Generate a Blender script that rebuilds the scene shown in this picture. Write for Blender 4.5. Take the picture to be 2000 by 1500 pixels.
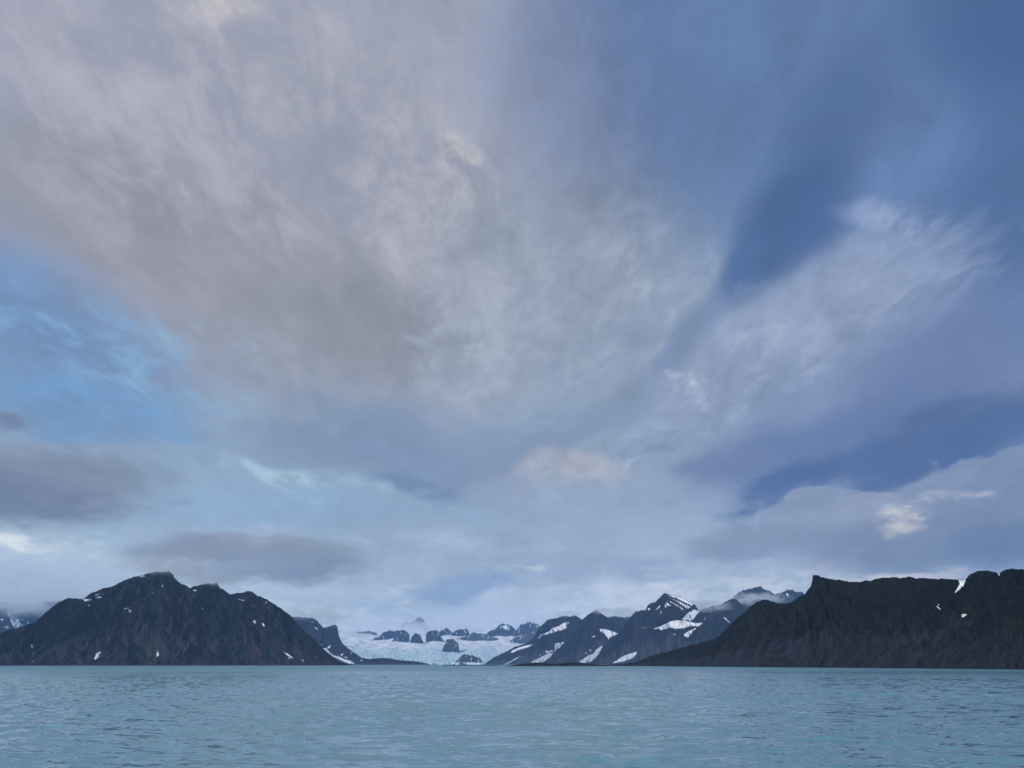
import bpy, math, random
import numpy as np
from mathutils import Vector
from mathutils.bvhtree import BVHTree
from mathutils.geometry import delaunay_2d_cdt

scene = bpy.context.scene
for o in list(bpy.data.objects):
    bpy.data.objects.remove(o)

# ------------------------------------------------------------------ camera
F = 1389.0                      # focal length in pixels of the 2000 x 1500 photograph
CAM_H = 5.0
PITCH = math.atan(547.0 / F)
cam_data = bpy.data.cameras.new("camera")
cam_data.sensor_width = 36.0
cam_data.lens = 36.0 * F / 2000.0
cam_data.clip_start = 1.0
cam_data.clip_end = 80000.0
cam = bpy.data.objects.new("camera", cam_data)
scene.collection.objects.link(cam)
cam.location = (0, 0, CAM_H)
cam.rotation_euler = (math.pi / 2 + PITCH, 0, 0)
scene.camera = cam
CP, SP = math.cos(PITCH), math.sin(PITCH)


def ray(x, y):
    """direction of a photograph pixel in world space"""
    a, b = (x - 1000.0) / F, (750.0 - y) / F
    d = np.array([a, CP - SP * b, SP + CP * b], dtype=float)
    return d / np.linalg.norm(d)


def az_tan(x, y):
    d = ray(x, y)
    h = math.hypot(d[0], d[1])
    return math.atan2(d[0], d[1]), d[2] / h


# ------------------------------------------------------------------ sky, sun, exposure
SUN_EL, SUN_AZ = math.radians(26), math.radians(228)     # azimuth clockwise from the view direction: low, behind the camera
scene.render.engine = "CYCLES"
scene.cycles.use_denoising = True
scene.cycles.use_adaptive_sampling = True
scene.cycles.adaptive_threshold = 0.012
scene.cycles.adaptive_min_samples = 14
scene.cycles.max_bounces = 8
scene.cycles.diffuse_bounces = 2
scene.cycles.glossy_bounces = 2
scene.cycles.transmission_bounces = 2
scene.cycles.volume_bounces = 5
scene.cycles.transparent_max_bounces = 8
scene.cycles.sample_clamp_indirect = 6
scene.cycles.volume_step_rate = 1.0
scene.cycles.volume_max_steps = 256
scene.view_settings.view_transform = "Standard"
scene.view_settings.look = "None"
scene.view_settings.exposure = 0.85
scene.view_settings.gamma = 1.0
scene.view_settings.use_curve_mapping = False


def lin(c):
    """sRGB 0..255 to linear"""
    out = []
    for v in c:
        v = v / 255.0
        out.append(v / 12.92 if v <= 0.04045 else ((v + 0.055) / 1.055) ** 2.4)
    return (out[0], out[1], out[2], 1.0)


class Nodes:
    def __init__(self, tree):
        self.t = tree
        tree.nodes.clear()

    def n(self, kind, **props):
        node = self.t.nodes.new(kind)
        for k, v in props.items():
            setattr(node, k, v)
        return node

    def put(self, sock, v):
        if isinstance(v, bpy.types.NodeSocket):
            self.t.links.new(v, sock)
        elif v is not None:
            sock.default_value = v

    def math(self, op, a, b=None, c=None, clamp=False):
        m = self.n("ShaderNodeMath", operation=op, use_clamp=clamp)
        for i, v in enumerate((a, b, c)):
            if v is not None:
                self.put(m.inputs[i], v)
        return m.outputs[0]

    def vec(self, op, a, b=None, scale=None):
        m = self.n("ShaderNodeVectorMath", operation=op)
        self.put(m.inputs[0], a)
        if b is not None:
            self.put(m.inputs[1], b)
        if scale is not None:
            self.put(m.inputs["Scale"], scale)
        return m.outputs["Value"] if op in ("DOT_PRODUCT", "LENGTH") else m.outputs[0]

    def noise(self, vec, scale, detail=4.0, rough=0.5, dist=0.0, dims="3D", color=False):
        m = self.n("ShaderNodeTexNoise", noise_dimensions=dims)
        self.put(m.inputs["Vector"], vec)
        m.inputs["Scale"].default_value = scale
        m.inputs["Detail"].default_value = detail
        m.inputs["Roughness"].default_value = rough
        m.inputs["Distortion"].default_value = dist
        return m.outputs["Color"] if color else m.outputs["Fac"]

    def ramp(self, v, a, b, lo=0.0, hi=1.0, smooth=True):
        m = self.n("ShaderNodeMapRange", interpolation_type="SMOOTHSTEP" if smooth else "LINEAR")
        self.put(m.inputs["Value"], v)
        self.put(m.inputs["From Min"], a)
        self.put(m.inputs["From Max"], b)
        self.put(m.inputs["To Min"], lo)
        self.put(m.inputs["To Max"], hi)
        return m.outputs["Result"]

    def mix(self, fac, a, b, blend="MIX"):
        m = self.n("ShaderNodeMix", data_type="RGBA", blend_type=blend)
        self.put(m.inputs[0], fac)
        self.put(m.inputs[6], a)
        self.put(m.inputs[7], b)
        return m.outputs[2]

    def xyz(self, x, y, z=0.0):
        m = self.n("ShaderNodeCombineXYZ")
        for i, v in enumerate((x, y, z)):
            self.put(m.inputs[i], v)
        return m.outputs[0]

    def sep(self, v):
        m = self.n("ShaderNodeSeparateXYZ")
        self.put(m.inputs[0], v)
        return m.outputs


def stereo(x, y):
    """a photograph pixel as a point of the sky: stereographic about the northern horizon (+Y)"""
    d = ray(x, y)
    return np.array([d[0] / (1 + d[1]), d[2] / (1 + d[1])])


# Cloud masses of the sky, laid out on the celestial sphere in world directions.
# (x, y, half width, half height, tilt) place each mass; then its colour, density, softness (inner, outer),
# how strongly noise frays it and which layer it belongs to: s = high streaky layer, p = low puffy layer
CLOUDS = [
    # broad veils
    (700, 1250, 1500, 400, 0, (212, 223, 236), .95, .0, 1.2, .25, "p"),
    (850, 1240, 900, 130, 0, (232, 240, 248), .8, .0, 1.2, .3, "p"),
    (600, 860, 900, 280, 5, (142, 168, 196), .85, .0, 1.3, .35, "s"),
    (1250, 760, 700, 330, -25, (154, 167, 190), .85, .0, 1.3, .4, "s"),
    (1750, 150, 950, 520, 20, (98, 123, 166), .97, .2, 1.3, .35, "s"),
    (1750, 800, 480, 380, -20, (128, 143, 180), .7, .0, 1.3, .4, "s"),
    # the broad mauve mass, upper left, and its folds
    (330, 150, 1000, 640, 28, (163, 164, 179), .97, .62, 1.12, .22, "s"),
    (520, 560, 560, 170, 24, (151, 149, 157), .8, .0, 1.1, .35, "s"),
    (300, 440, 340, 150, 28, (156, 153, 164), .6, .0, 1.2, .4, "s"),
    (760, 640, 300, 85, 8, (142, 147, 156), .7, .0, 1.1, .5, "s"),
    (880, 480, 130, 240, -30, (184, 179, 184), .55, .0, 1.2, .8, "s"),
    (700, 190, 260, 130, 35, (180, 176, 187), .4, .0, 1.3, .8, "s"),
    (930, 350, 36, 80, -28, (208, 196, 192), .85, .0, 1.2, 1.3, "s"),
    (460, 20, 60, 40, 0, (196, 188, 190), .7, .0, 1.2, 1.0, "s"),
    (420, 90, 180, 60, 40, (180, 176, 188), .5, .0, 1.2, 1.0, "s"),
    (1050, 560, 260, 210, -35, (158, 166, 182), .6, .0, 1.3, .6, "s"),
    (1080, 250, 130, 260, -12, (138, 150, 178), .5, .0, 1.3, .6, "s"),
    (1200, 500, 60, 30, 0, (172, 184, 206), .6, .0, 1.2, 1.2, "s"),
    # loose wisps
    (1640, 660, 270, 90, -25, (164, 175, 202), .45, .0, 1.2, .9, "s"),
    (1490, 735, 220, 64, -28, (174, 184, 206), .6, .0, 1.2, .9, "s"),
    (1220, 560, 200, 130, -30, (166, 176, 197), .45, .0, 1.2, .9, "s"),
    (250, 250, 420, 170, 30, (177, 173, 185), .45, .0, 1.2, .9, "s"),
    (620, 330, 320, 150, 35, (176, 172, 180), .45, .0, 1.2, .9, "s"),
    (1000, 690, 260, 90, -10, (162, 173, 189), .5, .0, 1.2, .9, "s"),
    (330, 790, 340, 70, 10, (150, 181, 207), .5, .0, 1.2, .9, "s"),
    (1110, 800, 220, 50, -30, (130, 145, 172), .5, .0, 1.2, .9, "s"),
    (1350, 880, 150, 40, -20, (118, 133, 166), .55, .0, 1.2, .9, "s"),
    (1700, 760, 260, 50, -18, (120, 135, 172), .5, .0, 1.2, .9, "s"),
    # slate blue right
    (1180, 120, 200, 260, 15, (104, 124, 168), .5, .0, 1.3, .5, "s"),
    (1620, 300, 110, 330, 24, (84, 108, 153), .85, .0, 1.2, .5, "s"),
    (1530, 430, 200, 84, -52, (72, 98, 143), .9, .0, 1.1, .5, "s"),
    (1450, 530, 120, 56, -42, (80, 104, 148), .85, .1, 1.0, .5, "s"),
    (1900, 300, 160, 330, 10, (86, 112, 158), .6, .0, 1.3, .6, "s"),
    (2080, -20, 330, 260, 20, (66, 93, 140), .8, .0, 1.3, .6, "s"),
    (2040, 430, 220, 240, 0, (74, 102, 147), .7, .0, 1.3, .5, "s"),
    (1780, 300, 80, 160, 25, (106, 130, 176), .6, .0, 1.3, .7, "s"),
    (1560, 640, 330, 110, -20, (150, 162, 190), .85, .0, 1.2, .6, "s"),
    (1740, 460, 110, 40, 12, (146, 160, 192), .7, .0, 1.2, 1.0, "s"),
    (1820, 560, 130, 50, -8, (140, 154, 186), .6, .0, 1.2, 1.0, "s"),
    # the dark lane running down to the horizon
    (1230, 730, 190, 34, -42, (128, 143, 171), .55, .0, 1.1, .7, "s"),
    (1070, 860, 110, 34, -40, (128, 144, 171), .5, .0, 1.1, .7, "s"),
    (1330, 640, 110, 40, -45, (112, 130, 164), .6, .0, 1.1, .7, "s"),
    (1260, 850, 130, 32, -24, (116, 130, 162), .75, .0, 1.1, .9, "s"),
    (1430, 700, 130, 40, -25, (162, 172, 194), .7, .0, 1.2, 1.0, "s"),
    (1310, 715, 50, 12, -10, (188, 198, 212), .8, .0, 1.2, 1.4, "s"),
    (1390, 760, 40, 12, -10, (200, 200, 210), .7, .0, 1.2, 1.4, "s"),
    # lower right sheet
    (1900, 690, 260, 90, -14, (108, 125, 166), .75, .0, 1.2, .6, "s"),
    (1690, 850, 420, 84, -16, (99, 118, 162), .85, .1, 1.1, .5, "s"),
    (1850, 850, 330, 66, -17, (78, 102, 149), .92, .1, 1.15, .5, "s"),
    (1530, 960, 140, 52, -22, (80, 103, 150), .92, .2, 1.1, .5, "s"),
    (1420, 900, 130, 46, -12, (114, 129, 166), .75, .0, 1.1, .7, "s"),
    # blue gap at the left
    (60, 640, 380, 150, 24, (108, 145, 190), .85, .0, 1.2, .4, "s"),
    (300, 700, 270, 70, 16, (130, 165, 198), .55, .0, 1.2, .9, "s"),
    (150, 680, 170, 70, 24, (140, 174, 206), .55, .0, 1.2, 1.4, "s"),
    (430, 690, 110, 34, 12, (146, 180, 205), .45, .0, 1.2, 1.2, "s"),
    (180, 800, 260, 50, 8, (114, 151, 194), .7, .0, 1.2, .7, "s"),
    (780, 870, 340, 80, 8, (126, 144, 173), .85, .0, 1.1, .6, "s"),
    (820, 942, 140, 32, 2, (114, 132, 164), .8, .0, 1.1, .7, "s"),
    (590, 928, 160, 26, 14, (178, 204, 218), .6, .0, 1.2, 1.4, "s"),
    (1040, 832, 36, 16, 0, (162, 198, 220), .8, .0, 1.2, 1.4, "s"),
    (1210, 908, 46, 12, 0, (178, 206, 226), .8, .0, 1.2, 1.4, "s"),
    (1100, 925, 95, 46, 0, (186, 182, 190), .75, .0, 1.2, .6, "s"),
    # low clouds over the land
    (700, 1045, 320, 46, 4, (182, 200, 219), .55, .0, 1.2, .9, "p"),
    (1250, 1045, 320, 46, -3, (180, 193, 214), .5, .0, 1.2, .9, "p"),
    (1200, 1010, 420, 60, 2, (152, 170, 198), .6, .0, 1.2, .8, "p"),
    (560, 1000, 420, 50, 0, (148, 176, 206), .6, .0, 1.2, .7, "p"),
    (80, 945, 300, 92, 3, (133, 142, 160), .95, .2, 1.1, .7, "p"),
    (20, 960, 130, 70, 0, (116, 127, 148), .8, .0, 1.1, .7, "p"),
    (110, 888, 220, 30, 4, (152, 160, 181), .6, .0, 1.2, .9, "p"),
    (170, 985, 200, 30, 0, (112, 122, 149), .55, .0, 1.2, .9, "p"),
    (10, 815, 46, 20, 5, (122, 136, 166), .8, .1, 1.1, .7, "p"),
    (30, 1060, 150, 20, 0, (240, 244, 238), .95, .0, 1.2, .9, "p"),
    (150, 1042, 46, 8, 0, (232, 240, 238), .8, .0, 1.2, 1.1, "p"),
    (430, 1030, 220, 14, -3, (192, 192, 212), .7, .0, 1.2, .8, "p"),
    (60, 1130, 330, 46, 0, (184, 196, 216), .8, .0, 1.1, .7, "p"),
    (490, 1092, 265, 60, 2, (142, 151, 167), .95, .35, 1.05, .55, "p"),
    (420, 1062, 150, 34, -4, (144, 151, 168), .8, .0, 1.1, .6, "p"),
    (460, 1108, 130, 20, 0, (160, 172, 194), .7, .0, 1.2, .7, "p"),
    (430, 1046, 170, 18, 0, (170, 174, 189), .6, .0, 1.2, .9, "p"),
    (570, 1112, 170, 18, 2, (116, 128, 153), .55, .0, 1.2, .9, "p"),
    (600, 1165, 150, 30, 0, (192, 204, 222), .8, .0, 1.1, .7, "p"),
    (920, 1150, 130, 30, -4, (148, 168, 200), .9, .2, 1.1, .7, "p"),
    (1000, 1180, 130, 40, -8, (200, 210, 228), .9, .3, 1.1, .7, "p"),
    (1280, 1110, 260, 34, 0, (150, 165, 196), .8, .0, 1.1, .8, "p"),
    (1030, 1110, 30, 6, 10, (228, 232, 232), .9, .0, 1.2, .8, "p"),
    (785, 1183, 30, 4, 0, (246, 246, 238), .9, .0, 1.2, .8, "p"),
    (1420, 1150, 260, 22, -4, (222, 222, 230), .8, .0, 1.1, .8, "p"),
    (1480, 1056, 170, 36, -3, (138, 150, 174), .9, .2, 1.1, .7, "p"),
    (1585, 1005, 118, 56, -10, (142, 154, 180), .95, .9, 1.02, .5, "c"),
    (1725, 1008, 150, 58, -4, (148, 159, 183), .95, .9, 1.02, .5, "c"),
    (1880, 965, 140, 78, -12, (134, 149, 178), .95, .9, 1.02, .5, "c"),
    (2020, 940, 140, 84, -10, (128, 144, 174), .95, .9, 1.02, .5, "c"),
    (1830, 1060, 330, 70, -4, (126, 139, 166), .95, .3, 1.1, .5, "p"),
    (1960, 1070, 150, 60, 0, (106, 122, 154), .8, .0, 1.1, .5, "p"),
    (1770, 1000, 80, 30, -24, (216, 208, 208), .8, .0, 1.3, 1.3, "p"),
    (1890, 975, 76, 12, -5, (190, 186, 198), .8, .0, 1.2, 1.3, "p"),
    (1620, 1105, 60, 20, -20, (186, 184, 204), .8, .0, 1.2, .8, "p"),
    (1780, 1130, 160, 14, 0, (216, 210, 216), .85, .0, 1.2, .6, "p"),
]

world = bpy.data.worlds.new("World")
scene.world = world
world.use_nodes = True
W = Nodes(world.node_tree)
gen = W.n("ShaderNodeTexCoord").outputs["Generated"]
dx, dy, dz = W.sep(gen)[:3]
sky = W.n("ShaderNodeTexSky", sky_type="NISHITA", sun_disc=False)
sky.sun_elevation, sky.sun_rotation = SUN_EL, SUN_AZ
sky.air_density, sky.dust_density, sky.ozone_density = 1.0, 0.6, 1.5
clear = W.vec("SCALE", sky.outputs[0], scale=0.10)

# stereographic coordinates of the direction
den = W.math("MAXIMUM", W.math("ADD", dy, 1.0), 0.05)
sx, sz = W.math("DIVIDE", dx, den), W.math("DIVIDE", dz, den)
# a flat cloud sheet overhead: streaks run away from the viewer, drawn together towards the horizon
up = W.math("ADD", W.math("MAXIMUM", dz, 0.0), 0.14)
px, py = W.math("DIVIDE", dx, up), W.math("DIVIDE", dy, up)
plane = W.xyz(W.math("MULTIPLY", px, 1.0), W.math("MULTIPLY", py, 0.55), 0.0)
n_warp = W.noise(plane, 1.7, 4, 0.55, 0.0, "2D", color=True)
n_soft = W.noise(plane, 2.6, 6, 0.62, 0.25, "2D")
n_fine = W.noise(plane, 11.0, 7, 0.70, 0.25, "2D")
flat = W.xyz(W.math("MULTIPLY", dx, 1.0), dy, W.math("MULTIPLY", dz, 2.6))
p_warp = W.noise(flat, 9.0, 4, 0.6, 0.0, color=True)
p_soft = W.noise(flat, 14.0, 7, 0.66, 0.15)

base2 = W.xyz(sx, sz, 0.0)


def warped(nz, amount):
    off = W.vec("SCALE", W.vec("SUBTRACT", nz, (0.5, 0.5, 0.5)), scale=amount)
    xy = W.sep(W.vec("ADD", base2, off))
    return W.xyz(xy[0], xy[1], 1.0)


S_HIGH = warped(n_warp, 0.07)
S_LOW = warped(p_warp, 0.028)
high_n = W.math("SUBTRACT", W.math("MULTIPLY_ADD", n_fine, 1.2, W.math("MULTIPLY", n_soft, 0.9)), 1.05)
low_n = W.math("MULTIPLY_ADD", p_soft, 1.5, -0.75)
wisp_s = W.ramp(W.math("MULTIPLY_ADD", n_fine, 0.6, W.math("MULTIPLY", n_soft, 0.4)), 0.42, 0.62)
wisp_p = W.ramp(p_soft, 0.38, 0.64)

# the overcast that goes on all round, a thin veil over the clear sky
veil = W.ramp(dz, 0.0, 0.75)
overcast = W.mix(veil, lin((176, 190, 212)), lin((138, 150, 178)))
col = W.mix(0.72, clear, overcast)
col = W.mix(W.ramp(n_soft, 0.35, 0.7, 0.0, 0.35), col, lin((120, 138, 172)))
for (cx, cy, hw, hh, tilt, rgb, op, inner, outer, fray, layer) in CLOUDS:
    c = stereo(cx, cy)
    e = 4.0
    jx = (stereo(cx + e, cy) - stereo(cx - e, cy)) / (2 * e)
    jy = (stereo(cx, cy + e) - stereo(cx, cy - e)) / (2 * e)
    J = np.array([jx, jy]).T
    t = math.radians(tilt)
    R = np.array([[math.cos(t), -math.sin(t)], [math.sin(t), math.cos(t)]])
    A = np.linalg.inv(J @ R @ np.diag([hw, hh]))
    k = A @ c
    src, nz = (S_HIGH, high_n) if layer == "s" else (S_LOW, low_n)
    u = W.vec("DOT_PRODUCT", src, (A[0, 0], A[0, 1], -k[0]))
    v = W.vec("DOT_PRODUCT", src, (A[1, 0], A[1, 1], -k[1]))
    d2 = W.math("MULTIPLY_ADD", u, u, W.math("MULTIPLY", v, v))
    d2 = W.math("MULTIPLY_ADD", nz, -2.0 * min(fray, 0.6), d2)
    if fray >= 0.8:          # loose wisps: broken up by the fine structure of their layer
        m = W.ramp(d2, 1.7, -0.5, 0.0, min(1.0, op * 1.25))
        m = W.math("MULTIPLY", m, wisp_s if layer == "s" else wisp_p)
    elif layer == "c":       # billowing bank with a firm edge
        m = W.ramp(d2, outer, inner - 0.12, 0.0, op)
    else:
        m = W.ramp(d2, outer * (1.3 if layer == "s" else 1.1), inner - (0.15 if layer == "s" else 0.05), 0.0, op)
    col = W.mix(m, col, lin(rgb))
# fine relief of the cloud sheet
gain = W.math("MULTIPLY_ADD", high_n, 0.46, 1.0)
gain = W.mix(W.ramp(dz, 0.06, 0.3), W.math("MULTIPLY_ADD", low_n, 0.42, 1.0), gain)
col = W.mix(1.0, col, gain, "MULTIPLY")
col = W.vec("MULTIPLY", col, (0.968, 1.006, 1.0))
bg = W.n("ShaderNodeBackground")
W.put(bg.inputs["Color"], col)
bg.inputs["Strength"].default_value = 0.555
W.t.links.new(bg.outputs[0], W.n("ShaderNodeOutputWorld").inputs["Surface"])
world.cycles.sampling_method = "MANUAL"
world.cycles.sample_map_resolution = 512

sun_data = bpy.data.lights.new("sun", "SUN")
sun_data.energy = 1.5
sun_data.angle = math.radians(12)
sun_data.color = (1.0, 0.96, 0.93)
sun = bpy.data.objects.new("sun", sun_data)
scene.collection.objects.link(sun)
sv = Vector((math.sin(SUN_AZ) * math.cos(SUN_EL), math.cos(SUN_AZ) * math.cos(SUN_EL), math.sin(SUN_EL)))
sun.rotation_euler = (-sv).to_track_quat("-Z", "Y").to_euler()

# ------------------------------------------------------------------ noise in numpy
_rng = np.random.RandomState(7)
_PERM = np.concatenate([_rng.permutation(256)] * 3)
_G2 = np.stack([np.cos(np.arange(256) * 2.39996), np.sin(np.arange(256) * 2.39996)], 1)


def perlin(x, y, seed=0):
    x, y = np.asarray(x, float) + seed * 17.31, np.asarray(y, float) + seed * 9.77
    xi, yi = np.floor(x).astype(int), np.floor(y).astype(int)
    xf, yf = x - xi, y - yi
    u, v = xf * xf * xf * (xf * (xf * 6 - 15) + 10), yf * yf * yf * (yf * (yf * 6 - 15) + 10)

    def g(a, b, fx, fy):
        h = _PERM[(_PERM[(xi + a) & 255] + yi + b) & 255]
        return _G2[h, 0] * fx + _G2[h, 1] * fy
    a = g(0, 0, xf, yf) * (1 - u) + g(1, 0, xf - 1, yf) * u
    b = g(0, 1, xf, yf - 1) * (1 - u) + g(1, 1, xf - 1, yf - 1) * u
    return (a * (1 - v) + b * v) * 1.5


def fbm(x, y, octaves=5, rough=0.5, seed=0):
    out, amp, f = 0.0, 1.0, 1.0
    for o in range(octaves):
        out = out + amp * perlin(x * f, y * f, seed + o * 3)
        amp *= rough
        f *= 2.03
    return out


def ridged(x, y, octaves=4, rough=0.5, seed=0):
    """0..1-ish, sharp crests"""
    out, amp, f, tot = 0.0, 1.0, 1.0, 0.0
    for o in range(octaves):
        out = out + amp * (1.0 - np.abs(perlin(x * f, y * f, seed + o * 5)) * 1.6)
        tot += amp
        amp *= rough
        f *= 2.1
    return out / tot


def sstep(a, b, x):
    t = np.clip((x - a) / (b - a), 0, 1)
    return t * t * (3 - 2 * t)


# ------------------------------------------------------------------ mesh helpers
def grid_faces(nr, nc, wrap=False):
    i = np.arange(nr - 1)[:, None] * nc
    j = np.arange(nc if wrap else nc - 1)[None, :]
    j2 = (j + 1) % nc
    return np.stack([i + j, i + j2, i + nc + j2, i + nc + j], -1).reshape(-1, 4)


def mesh_object(name, verts, faces, material, parent=None, attrs=None, smooth=True):
    me = bpy.data.meshes.new(name)
    verts = np.asarray(verts, np.float32)
    faces = np.asarray(faces, np.int32)
    n, k = faces.shape
    me.vertices.add(len(verts))
    me.vertices.foreach_set("co", verts.ravel())
    me.loops.add(n * k)
    me.loops.foreach_set("vertex_index", faces.ravel())
    me.polygons.add(n)
    me.polygons.foreach_set("loop_start", np.arange(0, n * k, k, dtype=np.int32))
    me.update(calc_edges=True)
    me.validate()
    if smooth:
        me.polygons.foreach_set("use_smooth", np.ones(len(me.polygons), bool))
    for key, val in (attrs or {}).items():
        a = me.attributes.new(key, "FLOAT_VECTOR", "POINT")
        a.data.foreach_set("vector", np.asarray(val, np.float32).ravel())
    me.materials.append(material)
    ob = bpy.data.objects.new(name, me)
    scene.collection.objects.link(ob)
    if parent is not None:
        ob.parent = parent
    return ob


def tag(ob, label=None, category=None, group=None, kind=None):
    for k, v in (("label", label), ("category", category), ("group", group), ("kind", kind)):
        if v:
            ob[k] = v
    return ob


# ------------------------------------------------------------------ materials
def new_mat(name):
    m = bpy.data.materials.new(name)
    m.use_nodes = True
    return m, Nodes(m.node_tree)


def finish(N, base, rough=0.9, normal=None, spec=0.3, ior=None):
    b = N.n("ShaderNodeBsdfPrincipled")
    N.put(b.inputs["Base Color"], base)
    N.put(b.inputs["Roughness"], rough)
    b.inputs["Specular IOR Level"].default_value = spec
    if ior:
        b.inputs["IOR"].default_value = ior
    if normal is not None:
        N.put(b.inputs["Normal"], normal)
    N.t.links.new(b.outputs[0], N.n("ShaderNodeOutputMaterial").inputs["Surface"])
    return b


def bump(N, height, strength, dist):
    b = N.n("ShaderNodeBump")
    b.inputs["Strength"].default_value = strength
    b.inputs["Distance"].default_value = dist
    N.put(b.inputs["Height"], height)
    return b.outputs[0]


def rock_material(name, rock, scree, moss, rust, moss_amount, rust_amount, size, speck=0.0):
    """fall = (metres along the slope's foot, metres down the fall line, 0..1 loose scree)"""
    m, N = new_mat(name)
    at = N.n("ShaderNodeAttribute", attribute_name="fall").outputs["Vector"]
    s, w, t = N.sep(at)[:3]
    pos = N.n("ShaderNodeNewGeometry").outputs["Position"]
    streak = N.xyz(N.math("DIVIDE", s, size), N.math("DIVIDE", w, size * 9.0), 0.0)
    n1 = N.noise(streak, 1.0, 6, 0.62, 0.4)
    n2 = N.noise(N.vec("SCALE", pos, scale=1.0 / (size * 4.0)), 1.0, 6, 0.62, 0.3)
    n3 = N.noise(N.vec("SCALE", pos, scale=1.0 / (size * 0.45)), 1.0, 5, 0.65)
    wide = N.xyz(N.math("DIVIDE", s, size * 7), N.math("DIVIDE", w, size * 30.0), 3.0)
    n4 = N.noise(wide, 1.0, 5, 0.6, 0.5)
    c = N.mix(N.ramp(n3, 0.3, 0.72), tuple(v * 0.3 for v in rock[:3]) + (1,), tuple(v * 1.9 for v in rock[:3]) + (1,))
    loose = N.math("MULTIPLY", N.ramp(N.math("MULTIPLY_ADD", n1, 0.9, N.math("MULTIPLY", t, 0.7)), 0.55, 1.0), 0.85)
    sc = N.mix(N.ramp(n1, 0.38, 0.62), tuple(v * 0.45 for v in scree[:3]) + (1,), tuple(v * 2.0 for v in scree[:3]) + (1,))
    c = N.mix(loose, c, sc)
    mossy = N.math("MULTIPLY", N.ramp(n2, 0.46, 0.66), moss_amount)
    mossy = N.math("MULTIPLY", mossy, N.ramp(n3, 0.35, 0.6))
    c = N.mix(mossy, c, moss)
    rusty = N.math("MULTIPLY", N.ramp(n4, 0.53, 0.68), rust_amount)
    c = N.mix(rusty, c, rust)
    if speck:
        n5 = N.noise(N.vec("SCALE", pos, scale=1.0 / (size * 0.3)), 1.0, 3, 0.7)
        c = N.mix(N.math("MULTIPLY", N.ramp(n5, 0.64, 0.74), speck), c, (0.16, 0.15, 0.13, 1))
    h = N.math("ADD", N.math("MULTIPLY", n3, 1.0), N.math("MULTIPLY", n1, 0.6))
    finish(N, c, 0.95, bump(N, h, 1.0, size * 0.5), 0.15)
    return m


def snow_material(name, a, b, size):
    m, N = new_mat(name)
    pos = N.n("ShaderNodeNewGeometry").outputs["Position"]
    n1 = N.noise(N.vec("SCALE", pos, scale=1.0 / size), 1.0, 6, 0.65, 0.3)
    c = N.mix(N.ramp(n1, 0.38, 0.66), a, b)
    finish(N, c, 0.7, bump(N, n1, 0.4, size * 0.12), 0.2)
    return m


MAT_NEAR = rock_material("dark mossy cliff rock", (0.0060, 0.0076, 0.0108, 1), (0.0152, 0.0184, 0.0264, 1), (0.0240, 0.0272, 0.0088, 1), (0.0240, 0.0184, 0.0168, 1), .9, .40, 5.5, .4)
MAT_LEFT = rock_material("dark brown mountain rock", (0.0102, 0.0119, 0.0170, 1), (0.0221, 0.0221, 0.0281, 1), (0.0510, 0.0442, 0.0187, 1), (0.0638, 0.0340, 0.0238, 1), .85, .70, 12.0, .35)
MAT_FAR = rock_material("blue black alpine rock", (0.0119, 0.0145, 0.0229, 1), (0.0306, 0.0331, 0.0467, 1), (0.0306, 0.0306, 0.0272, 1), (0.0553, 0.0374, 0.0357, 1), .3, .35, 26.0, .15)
MAT_PALE = rock_material("grey brown moraine rock", (.055, .053, .065, 1), (.100, .095, .110, 1), (.065, .058, .048, 1), (.095, .068, .062, 1), .3, .4, 26.0, .3)
MAT_SNOW = snow_material("old summer snow", (.62, .66, .72, 1), (.92, .93, .95, 1), 16.0)
MAT_FIRN = snow_material("grey bare ice and firn", (.46, .52, .58, 1), (.70, .75, .80, 1), 16.0)


# ------------------------------------------------------------------ terrain
MOUNTAINS = {}


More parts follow.
